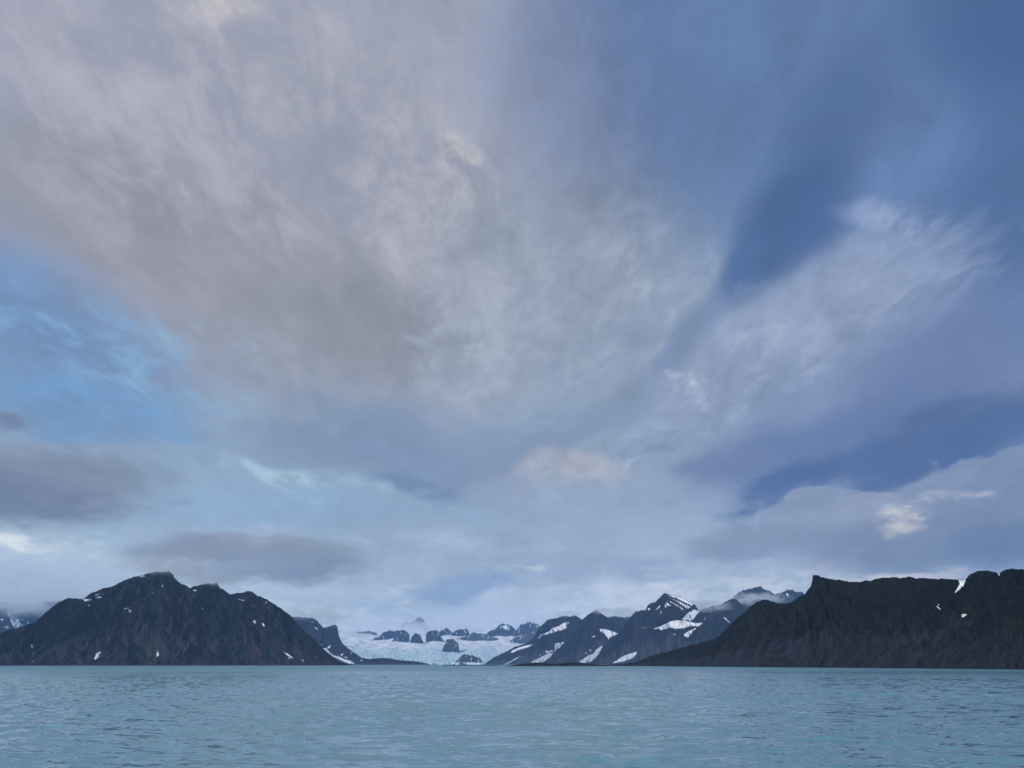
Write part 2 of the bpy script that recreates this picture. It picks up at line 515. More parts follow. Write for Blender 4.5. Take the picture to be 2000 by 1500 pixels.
def mountain(name, skyline, foot, mat, label, k=1.5, cols=300, rows=110, gully=60.0, depth=0.10, shear=0.0,
             crag=1.0, conc=1.35, base_z=None, seed=1, category="mountain", kind="structure", talus=0.42, back=1.3, spur=0.5):
    """A whole mountain: foot = [(pixel column, metres from the viewer)], skyline = crest in pixels.
    The crest lies as far behind the foot as its height asks for (k = run over rise); the back slope falls away again."""
    pts = [az_tan(x, y) for x, y in skyline]
    A = np.array([p[0] for p in pts])
    T = np.array([p[1] for p in pts])
    fa = np.array([az_tan(x, 1297)[0] for x, _ in foot])
    fr = np.array([r for _, r in foot], float)
    phi = np.linspace(A[0], A[-1], cols)
    t = np.interp(phi, A, T)
    r0 = np.interp(phi, fa, fr)
    rm = float(np.mean(r0))
    zb = 0.0 if base_z is None else base_z
    s1 = phi * rm
    # crags along the crest, about a pixel or two
    t = t + crag * (rm * 0 + 1) * 0.0007 * fbm(s1 / (rm * 0.006), s1 * 0, 5, 0.62, seed) * sstep(0.0, 0.02, t)
    r1 = (r0 + k * (CAM_H - zb)) / (1 - k * t)
    z1 = r1 * t + CAM_H
    rise = np.maximum(z1 - zb, 2.0)
    r1s = np.convolve(np.pad(r1, 12, mode="edge"), np.ones(25) / 25, mode="valid")   # crest line a little smoothed in plan
    r1 = np.maximum(r0 + 6, r1s)
    z1 = r1 * t + CAM_H
    rise = np.maximum(z1 - zb, 1.0)
    nb = max(8, rows // 5)
    v = np.concatenate([[-0.02], np.linspace(0, 1, rows), 1 + np.linspace(0, 1, nb + 1)[1:]])
    V = v[:, None] * np.ones_like(phi)[None, :]
    front = np.clip(V, 0, 1)
    bk = np.clip(V - 1, 0, 1)
    R = r0 + (r1 - r0) * front + bk * rise * back
    slope = np.hypot(r1 - r0, rise)
    down = (1 - front) * slope
    S = s1[None, :] + shear * down + 0 * V
    # concave foot of scree, steeper rock above
    P = np.where(front < talus, front ** conc, front ** conc)
    wx, wy = fbm(S / (gully * 3), down / (gully * 3), 3, .5, seed + 110), fbm(S / (gully * 3), down / (gully * 3), 3, .5, seed + 120)
    S0 = S
    S, dn = S + wx * gully * 1.1, down + wy * gully * 1.6
    big = fbm(S / (gully * 5), dn / (gully * 8), 3, 0.5, seed + 20)
    g1 = ridged(S / gully + 0.35 * fbm(S / gully / 2, down / gully / 3, 3, .5, seed + 31), dn / (gully * 3.2), 4, 0.5, seed + 40) - 0.62
    mid = fbm(S / (gully * 0.33), down / (gully * 0.6), 5, 0.58, seed + 60)
    fine = ridged(S / (gully * 0.16), down / (gully * 0.22), 3, 0.6, seed + 80) - 0.6
    body = sstep(0.0, 0.16, front) * sstep(1.0, 0.80, front)
    cliff = sstep(talus - 0.12, talus + 0.22, front + 0.2 * big + 0.38 * g1)
    rough = sstep(0.0, 0.1, front) * (0.25 + 0.75 * cliff)
    H = rise[None, :]
    dz = 1.5 * H * depth * (body * (spur * 1.6 * big + g1 * (0.35 + 0.65 * cliff)) + 0.42 * rough * mid * sstep(1.02, 0.9, front) + 0.22 * rough * fine * sstep(1.01, 0.94, front))
    Z = zb + H * P * (1 - bk ** 1.2) + dz * (1 - bk) + bk * (1 - bk) * H * 0.12 * mid
    Z = np.where(V < 0, zb - 12.0, Z)
    Z = np.where(bk >= 1, zb - 12.0, Z)
    # keep the crest what the eye sees as the crest
    tan_now = (Z - CAM_H) / R
    cap = np.where(V <= 1, t[None, :] - 0.00002 * (1 - front) * 40, 1e9)
    Z = np.where((V > 0) & (V < 1), np.minimum(Z, cap * R + CAM_H), Z)
    X = np.stack([np.sin(phi)[None, :] * R, np.cos(phi)[None, :] * R, Z], -1).reshape(-1, 3)
    faces = grid_faces(len(v), cols)
    S = S0
    loose = np.clip(1 - cliff + 0.25 * big, 0, 1)
    fall = np.stack([S, down, loose], -1).reshape(-1, 3)
    ob = mesh_object(name, X, faces[:, ::-1], mat, attrs={"fall": fall})
    tag(ob, label, category, kind=kind)
    ob["_bvh"] = 0
    MOUNTAINS[ob.name] = BVHTree.FromPolygons([Vector(p) for p in X], [tuple(f) for f in faces.tolist()])
    del ob["_bvh"]
    return ob


def drape(parent, poly, mat, name="snow_patch", label=None, lift=1.6, step=0.9, jag=0.7, seed=0):
    """a sheet of snow lying on a mountain: outline in pixels, laid on the slope that the pixels meet"""
    bvh = MOUNTAINS[parent.name]
    rnd = random.Random(int(poly[0][0] * 7 + poly[0][1] * 13) + seed)
    loop = []
    n = len(poly)
    for i in range(n):
        (x0, y0), (x1, y1) = poly[i], poly[(i + 1) % n]
        m = max(1, int(math.hypot(x1 - x0, y1 - y0) / step))
        for j in range(m):
            f = j / m
            loop.append((x0 + (x1 - x0) * f + rnd.uniform(-jag, jag), y0 + (y1 - y0) * f + rnd.uniform(-jag, jag) * 0.8))
    xs, ys = [p[0] for p in loop], [p[1] for p in loop]
    inner = []
    y = min(ys)
    while y < max(ys):
        x = min(xs)
        while x < max(xs):
            inner.append((x + rnd.uniform(-.2, .2), y + rnd.uniform(-.2, .2)))
            x += step
        y += step * 0.8
    pts = [Vector(p) for p in loop + inner]
    edges = [(i, (i + 1) % len(loop)) for i in range(len(loop))]
    ov, oe, of, _, _, _ = delaunay_2d_cdt(pts, edges, [list(range(len(loop)))], 1, 1e-4)
    lp = np.array(loop)
    origin = Vector((0, 0, CAM_H))
    co, ok = [], []
    for p in ov:
        d = Vector(ray(p.x, p.y))
        hit, nor, idx, dist = bvh.ray_cast(origin, d)
        if hit is None:
            co.append(Vector((0, 0, 0)))
            ok.append(None)
            continue
        e = float(np.min(np.hypot(lp[:, 0] - p.x, lp[:, 1] - p.y)))
        up = Vector((0, 0, 1)) if nor.z >= 0 else Vector((0, 0, 1))
        th = -0.0002 * dist + min(e / 2.0, 1.0) * lift * dist * 0.0007
        co.append(hit + (up * 0.6 - d * 0.6) * th)
        ok.append(dist)
    faces = []
    for f in of:
        ds = [ok[i] for i in f]
        if any(v is None for v in ds) or max(ds) - min(ds) > 0.035 * min(ds):
            continue
        faces.append(tuple(f))
    used = sorted({i for f in faces for i in f})
    if not faces:
        print("EMPTY PATCH", poly[0], parent.name)
        return None
    rem = {o: i for i, o in enumerate(used)}
    ob = mesh_object(name, [co[i] for i in used], [[rem[i] for i in f] for f in faces], mat, parent)
    if label:
        ob["label"] = label
    return ob


def zpts(ox, oy, sc, pts):
    return [(ox + x / sc, oy + y / sc) for x, y in pts]


# ================================================================== the land
# ---- left massif
left = mountain("mountain", [(-420, 1299), (-300, 1285), (-180, 1262), (-80, 1246), (0, 1236), (20, 1230), (50, 1222), (66, 1216), (80, 1204), (92, 1194), (106, 1182),
    (120, 1174), (136, 1168), (147, 1167), (152, 1170), (160, 1170.6), (168, 1166), (176, 1159.6), (190, 1154), (216, 1146), (236, 1136), (260, 1127), (280, 1122),
    (300, 1119), (312, 1117), (328, 1116), (338, 1122), (342, 1130), (348, 1136), (354, 1140), (362, 1143), (370, 1149), (374, 1148), (380, 1144), (390, 1142), (402, 1140), (424, 1140),
    (429, 1148), (436, 1151), (446, 1158), (450, 1160.6), (470, 1158), (490, 1155), (493, 1155.4), (499, 1161.4), (520, 1170), (540, 1182), (560, 1196), (570, 1206),
    (580, 1218), (590, 1228), (602, 1240), (616, 1252), (630, 1267), (650, 1283), (662, 1292), (672, 1296), (690, 1299.6)],
    [(-420, 3100), (0, 3000), (300, 2950), (690, 3100)], MAT_LEFT,
    "broad dark brown mountain with small snow patches on the left shore", k=1.45, cols=640, rows=165, gully=85, depth=.14, shear=-.12, conc=1.3, seed=3, crag=1.2, spur=.55)
# ---- peaks behind it
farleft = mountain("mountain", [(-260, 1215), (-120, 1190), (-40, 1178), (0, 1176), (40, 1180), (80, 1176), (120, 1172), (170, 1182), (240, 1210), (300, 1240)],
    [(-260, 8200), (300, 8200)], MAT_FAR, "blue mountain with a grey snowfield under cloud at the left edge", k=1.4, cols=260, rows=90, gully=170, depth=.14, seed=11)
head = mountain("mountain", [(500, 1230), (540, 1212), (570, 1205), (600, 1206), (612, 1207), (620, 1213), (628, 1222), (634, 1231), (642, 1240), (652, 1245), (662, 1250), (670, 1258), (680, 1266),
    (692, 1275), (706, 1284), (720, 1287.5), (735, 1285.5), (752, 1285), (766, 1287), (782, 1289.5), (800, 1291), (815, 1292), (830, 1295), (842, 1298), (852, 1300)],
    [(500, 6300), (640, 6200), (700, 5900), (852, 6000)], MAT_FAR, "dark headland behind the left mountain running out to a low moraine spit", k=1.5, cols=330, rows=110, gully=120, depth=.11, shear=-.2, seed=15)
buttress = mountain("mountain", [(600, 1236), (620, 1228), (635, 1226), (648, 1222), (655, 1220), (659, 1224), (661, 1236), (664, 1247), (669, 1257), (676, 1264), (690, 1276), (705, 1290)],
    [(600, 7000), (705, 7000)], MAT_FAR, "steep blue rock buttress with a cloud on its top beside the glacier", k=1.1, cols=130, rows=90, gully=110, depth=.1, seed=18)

# ---- glacier
GL0 = 7800.0


def glacier_z(r, phi):
    q = np.maximum(r - GL0, 0.0)
    return 16 + 0.083 * q + 0.0000012 * q * q * 0.6


def glacier_r(y):
    t = az_tan(900, y)[1]
    rr = np.linspace(GL0, 19000, 4000)
    return float(rr[np.argmin(np.abs((glacier_z(rr, 0) - CAM_H) / rr - t))])


ga, gb = az_tan(560, 1297)[0], az_tan(1180, 1297)[0]
gphi = np.linspace(ga, gb, 420)
grr = np.concatenate([[GL0 - 14, GL0 - 8, GL0], GL0 + np.linspace(0.002, 1, 260) ** 1.35 * 10200])
GR, GP = grr[:, None] + 0 * gphi[None, :], gphi[None, :] + 0 * grr[:, None]
gs = GP * 9500
edge = 60 * fbm(gs / 160, gs * 0, 4, .55, 90)
GR = GR + edge * np.exp(-(grr[:, None] - GL0) / 900)
far = np.clip((GR - GL0) / 3200, 0, 1)
crev = ridged(gs / 55 + .4 * fbm(gs / 200, GR / 200, 3), GR / 26, 3, .55, 92) - .6
swell = fbm(gs / 420, GR / 700, 4, .5, 95)
GZ = glacier_z(GR, GP) + swell * (14 + 26 * far) * np.clip((GR - GL0) / 400, 0, 1) + crev * 26 * np.clip(1.15 - far * 1.3, 0.05, 1) * np.clip((GR - GL0 + 40) / 60, 0, 1)
GZ += 110 * fbm(gs / 1300, GR / 2500, 4, .5, 97) * np.clip((GR - GL0 - 4500) / 5500, 0, 1) ** 1.3
GZ[0] = -5
GZ[1] = 2 + 4 * crev[1]
MAT_ICE, N = new_mat("glacier ice under snow")
at = N.n("ShaderNodeAttribute", attribute_name="fall").outputs["Vector"]
ss, rr_, tt = N.sep(at)[:3]
pos = N.n("ShaderNodeNewGeometry").outputs["Position"]
n1 = N.noise(N.xyz(N.math("DIVIDE", ss, 120), N.math("DIVIDE", rr_, 240)), 1.0, 6, .6, .6)
n2 = N.noise(N.vec("SCALE", pos, scale=1 / 24), 1.0, 6, .68)
snowc = N.mix(N.ramp(n1, .35, .65), (.80, .84, .90, 1), (.94, .95, .96, 1))
icec = N.mix(N.ramp(n2, .36, .64), (.42, .64, .71, 1), (.74, .86, .89, 1))
c = N.mix(N.ramp(N.math("MULTIPLY_ADD", n1, .8, tt), .75, 1.25), icec, snowc)
dirt = N.noise(N.xyz(N.math("DIVIDE", ss, 60), N.math("DIVIDE", rr_, 1500)), 1.0, 4, .6, .4)
c = N.mix(N.math("MULTIPLY", N.ramp(dirt, .60, .74), .3), c, (.30, .29, .31, 1))
finish(N, c, .65, bump(N, n2, .5, 5.0), .2)
gl = mesh_object("glacier", np.stack([np.sin(GP) * GR, np.cos(GP) * GR, GZ], -1).reshape(-1, 3), grid_faces(len(grr), 420)[:, ::-1], MAT_ICE,
                 attrs={"fall": np.stack([gs, GR, far], -1).reshape(-1, 3)})
tag(gl, "wide pale blue glacier flowing down to the water between the mountains", "glacier")


OUTCROPS = []


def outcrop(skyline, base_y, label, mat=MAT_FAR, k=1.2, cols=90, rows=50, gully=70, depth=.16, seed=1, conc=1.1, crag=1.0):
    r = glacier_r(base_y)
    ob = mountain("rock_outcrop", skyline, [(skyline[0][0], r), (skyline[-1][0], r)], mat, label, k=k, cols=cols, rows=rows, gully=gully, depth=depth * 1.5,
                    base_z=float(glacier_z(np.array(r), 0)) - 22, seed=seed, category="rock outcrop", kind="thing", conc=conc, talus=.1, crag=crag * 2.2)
    OUTCROPS.append((ob, skyline, max(2, int((skyline[-1][0] - skyline[0][0]) / 11))))
    return ob


Z3 = lambda p: zpts(640, 1150, 6.25, p)
n_far = outcrop(Z3([(880, 460), (940, 415), (990, 400), (1050, 400), (1090, 365), (1135, 340), (1165, 375), (1200, 430), (1240, 480)]), 1229, "tiny far dark peak rising alone above the mist over the glacier", seed=51)
n_wisp = outcrop(Z3([(280, 570), (320, 545), (370, 525), (430, 522), (500, 512), (560, 525), (600, 540)]), 1238, "thin dark rock line high on the glacier's upper left", seed=52, depth=.1)
n_ridge = outcrop(Z3([(500, 650), (540, 622), (590, 600), (630, 570), (690, 535), (760, 510), (860, 508), (940, 512), (975, 535), (1000, 575)]), 1253, "long dark blue rock ridge on the left of the upper glacier", seed=53, cols=140)
n_knob = outcrop(Z3([(750, 660), (790, 625), (840, 590), (880, 565), (920, 575), (970, 605), (990, 640)]), 1254.5, "low dark rock knob below the long ridge on the glacier", seed=54)
n_pyr = outcrop(Z3([(1000, 682), (1010, 640), (1020, 600), (1055, 560), (1090, 538), (1125, 565), (1150, 605), (1170, 645), (1178, 672)]), 1258.5, "dark pyramid shaped rock standing in the middle of the glacier", seed=55, k=1.0)
n_wedge = outcrop(Z3([(1200, 560), (1215, 530), (1260, 515), (1310, 505), (1345, 525), (1370, 565), (1400, 610), (1430, 640), (1445, 665)]), 1254.5, "dark blue wedge of rock right of the pyramid rock", seed=56)
n_twin = outcrop(Z3([(1360, 530), (1400, 500), (1445, 485), (1480, 505), (1530, 530), (1580, 505), (1640, 490), (1690, 490), (1715, 515), (1740, 560), (1760, 590)]), 1245, "blue double peak with a thin snow gully behind the glacier", seed=57, cols=120)
n_brown = outcrop(Z3([(1555, 615), (1620, 595), (1680, 575), (1740, 550), (1800, 540), (1880, 535), (1940, 550), (1990, 570), (2030, 585), (2080, 600)]), 1249.5, "low brown rock ridge crossing the right side of the upper glacier", MAT_PALE, seed=58, cols=120)
n_horn = outcrop(zpts(900, 1150, 6.25, [(300, 560), (350, 520), (420, 490), (470, 445), (490, 432), (550, 428), (600, 440), (640, 475), (690, 520), (740, 580)]), 1244, "grey blue peak with a snow cap behind the glacier's right side", seed=59, cols=110)
n_teeth = outcrop(zpts(900, 1150, 6.25, [(640, 560), (665, 500), (690, 465), (710, 480), (750, 440), (770, 425), (790, 445), (805, 415), (830, 430), (850, 408), (890, 405), (930, 430), (960, 460), (1010, 500), (1060, 560)]), 1240, "jagged dark blue comb of rock teeth behind the glacier", seed=60, cols=150, crag=1.6)
n_slab = outcrop(Z3([(1395, 760), (1415, 700), (1440, 650), (1460, 612), (1510, 605), (1550, 628), (1590, 655), (1600, 690), (1606, 740)]), 1273, "brown rock island breaking through the middle of the glacier tongue", MAT_PALE, seed=61, k=1.0)
n_front = outcrop(Z3([(1500, 950), (1560, 890), (1600, 850), (1640, 815), (1665, 800), (1720, 812), (1770, 810), (1810, 830), (1870, 860), (1885, 885), (1900, 930)]), 1298.5, "pale grey bare rock hump at the glacier front", MAT_PALE, seed=62, k=1.5, depth=.08)
n_rib = outcrop(zpts(900, 1150, 6.25, [(595, 660), (620, 620), (680, 590), (740, 560), (820, 530), (900, 500), (960, 470), (1020, 470), (1060, 520)]), 1256, "slanting grey rock rib between two white ice tongues", MAT_PALE, seed=63, k=1.0, depth=.06)

# ---- right hand range, farthest first
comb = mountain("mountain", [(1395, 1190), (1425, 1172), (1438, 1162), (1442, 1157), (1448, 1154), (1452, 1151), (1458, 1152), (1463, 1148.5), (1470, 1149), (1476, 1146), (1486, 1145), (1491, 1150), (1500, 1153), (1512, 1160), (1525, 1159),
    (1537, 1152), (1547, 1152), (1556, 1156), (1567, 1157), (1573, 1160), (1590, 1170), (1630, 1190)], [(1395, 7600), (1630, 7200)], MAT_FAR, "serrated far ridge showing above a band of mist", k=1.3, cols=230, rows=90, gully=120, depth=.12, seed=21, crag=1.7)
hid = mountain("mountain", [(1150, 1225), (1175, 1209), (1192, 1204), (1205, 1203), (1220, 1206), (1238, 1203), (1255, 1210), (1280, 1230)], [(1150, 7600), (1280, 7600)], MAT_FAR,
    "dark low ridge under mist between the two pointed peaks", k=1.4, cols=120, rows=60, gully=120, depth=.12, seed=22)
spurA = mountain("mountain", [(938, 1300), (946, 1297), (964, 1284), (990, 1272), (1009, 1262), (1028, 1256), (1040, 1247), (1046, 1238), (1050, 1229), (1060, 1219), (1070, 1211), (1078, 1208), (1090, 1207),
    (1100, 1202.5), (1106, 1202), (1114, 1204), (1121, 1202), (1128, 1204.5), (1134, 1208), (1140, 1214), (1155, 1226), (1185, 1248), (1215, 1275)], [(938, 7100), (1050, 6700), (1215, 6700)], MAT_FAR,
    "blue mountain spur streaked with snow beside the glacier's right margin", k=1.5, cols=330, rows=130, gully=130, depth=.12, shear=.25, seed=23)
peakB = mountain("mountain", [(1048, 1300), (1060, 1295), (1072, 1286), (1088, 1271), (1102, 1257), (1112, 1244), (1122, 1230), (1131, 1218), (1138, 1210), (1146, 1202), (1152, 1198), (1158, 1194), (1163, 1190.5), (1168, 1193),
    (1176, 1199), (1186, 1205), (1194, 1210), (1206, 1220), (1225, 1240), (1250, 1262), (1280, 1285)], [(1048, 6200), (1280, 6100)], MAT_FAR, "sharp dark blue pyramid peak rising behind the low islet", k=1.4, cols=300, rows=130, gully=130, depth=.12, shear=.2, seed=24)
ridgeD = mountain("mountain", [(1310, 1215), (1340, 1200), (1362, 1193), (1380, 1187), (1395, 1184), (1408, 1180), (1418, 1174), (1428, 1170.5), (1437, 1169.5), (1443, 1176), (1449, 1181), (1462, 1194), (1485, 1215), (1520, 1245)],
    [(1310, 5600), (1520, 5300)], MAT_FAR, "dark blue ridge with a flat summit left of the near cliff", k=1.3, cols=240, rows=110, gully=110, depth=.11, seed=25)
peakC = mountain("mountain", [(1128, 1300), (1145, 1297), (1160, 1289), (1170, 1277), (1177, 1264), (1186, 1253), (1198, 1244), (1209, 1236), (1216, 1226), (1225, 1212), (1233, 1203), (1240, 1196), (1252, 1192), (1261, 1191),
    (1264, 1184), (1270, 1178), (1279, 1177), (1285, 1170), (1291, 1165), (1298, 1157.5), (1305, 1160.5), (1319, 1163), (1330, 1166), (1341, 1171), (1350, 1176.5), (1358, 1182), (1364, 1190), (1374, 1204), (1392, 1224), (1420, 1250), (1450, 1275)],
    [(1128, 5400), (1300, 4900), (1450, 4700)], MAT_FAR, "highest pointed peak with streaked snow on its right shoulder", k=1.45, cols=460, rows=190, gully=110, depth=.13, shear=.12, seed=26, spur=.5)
cliff = mountain("mountain", [(1150, 1301), (1180, 1299), (1215, 1297), (1245, 1292), (1275, 1280), (1320, 1268), (1360, 1257), (1395, 1248), (1408, 1240), (1425, 1220), (1440, 1207), (1452, 1197), (1462, 1188), (1478, 1175), (1490, 1171), (1498, 1171),
    (1510, 1175), (1520, 1179), (1532, 1179), (1545, 1176), (1560, 1166), (1572, 1160), (1577, 1153), (1583, 1145), (1586, 1135), (1588, 1122), (1592, 1122.5), (1600, 1125), (1612, 1129), (1625, 1131), (1650, 1134.5), (1662, 1137), (1676, 1137),
    (1690, 1134), (1702, 1134), (1711, 1130), (1745, 1127.5), (1757, 1128.5), (1775, 1127), (1800, 1130), (1830, 1130.5), (1852, 1131), (1872, 1132), (1880, 1136), (1886, 1132), (1893, 1123), (1908, 1114.5), (1925, 1114), (1944, 1117), (1950, 1122), (1955, 1116), (1966, 1111.5), (1985, 1111),
    (2000, 1112), (2080, 1108), (2180, 1118), (2300, 1140), (2450, 1190), (2600, 1250), (2700, 1300)],
    [(1150, 2300), (1250, 1930), (1400, 1560), (1600, 1240), (1800, 1050), (2000, 890), (2300, 720), (2700, 600)], MAT_NEAR,
    "long near black cliff with a pointed horn along the right shore", k=1.35, cols=860, rows=190, gully=36, depth=.20, shear=.55, conc=1.55, seed=27, talus=.45, crag=.7, spur=.45)

# ---- low islet and skerries
islet = mountain("islet", [(985, 1301), (1000, 1299.3), (1015, 1297.5), (1030, 1295.5), (1045, 1294), (1056, 1294.5), (1075, 1296), (1092, 1296), (1110, 1294), (1128, 1293.5), (1145, 1295), (1160, 1297.5), (1175, 1299), (1186, 1300.5)], [(985, 1800), (1186, 1880)], MAT_LEFT,
    "low dark brown rocky islet in front of the blue peaks", k=3.0, cols=170, rows=24, gully=9, depth=.2, seed=33, category="islet", kind="thing", conc=.9)
skerry = mountain("islet", [(866, 1299.6), (878, 1298.6), (892, 1298.9), (905, 1298.4), (925, 1299), (945, 1298.6), (968, 1298.7), (985, 1299.8)], [(866, 2700), (985, 2600)], MAT_LEFT,
    "thin flat skerry lying before the glacier front", k=3.0, cols=90, rows=12, gully=9, depth=.2, seed=34, category="islet", kind="thing", conc=.9)

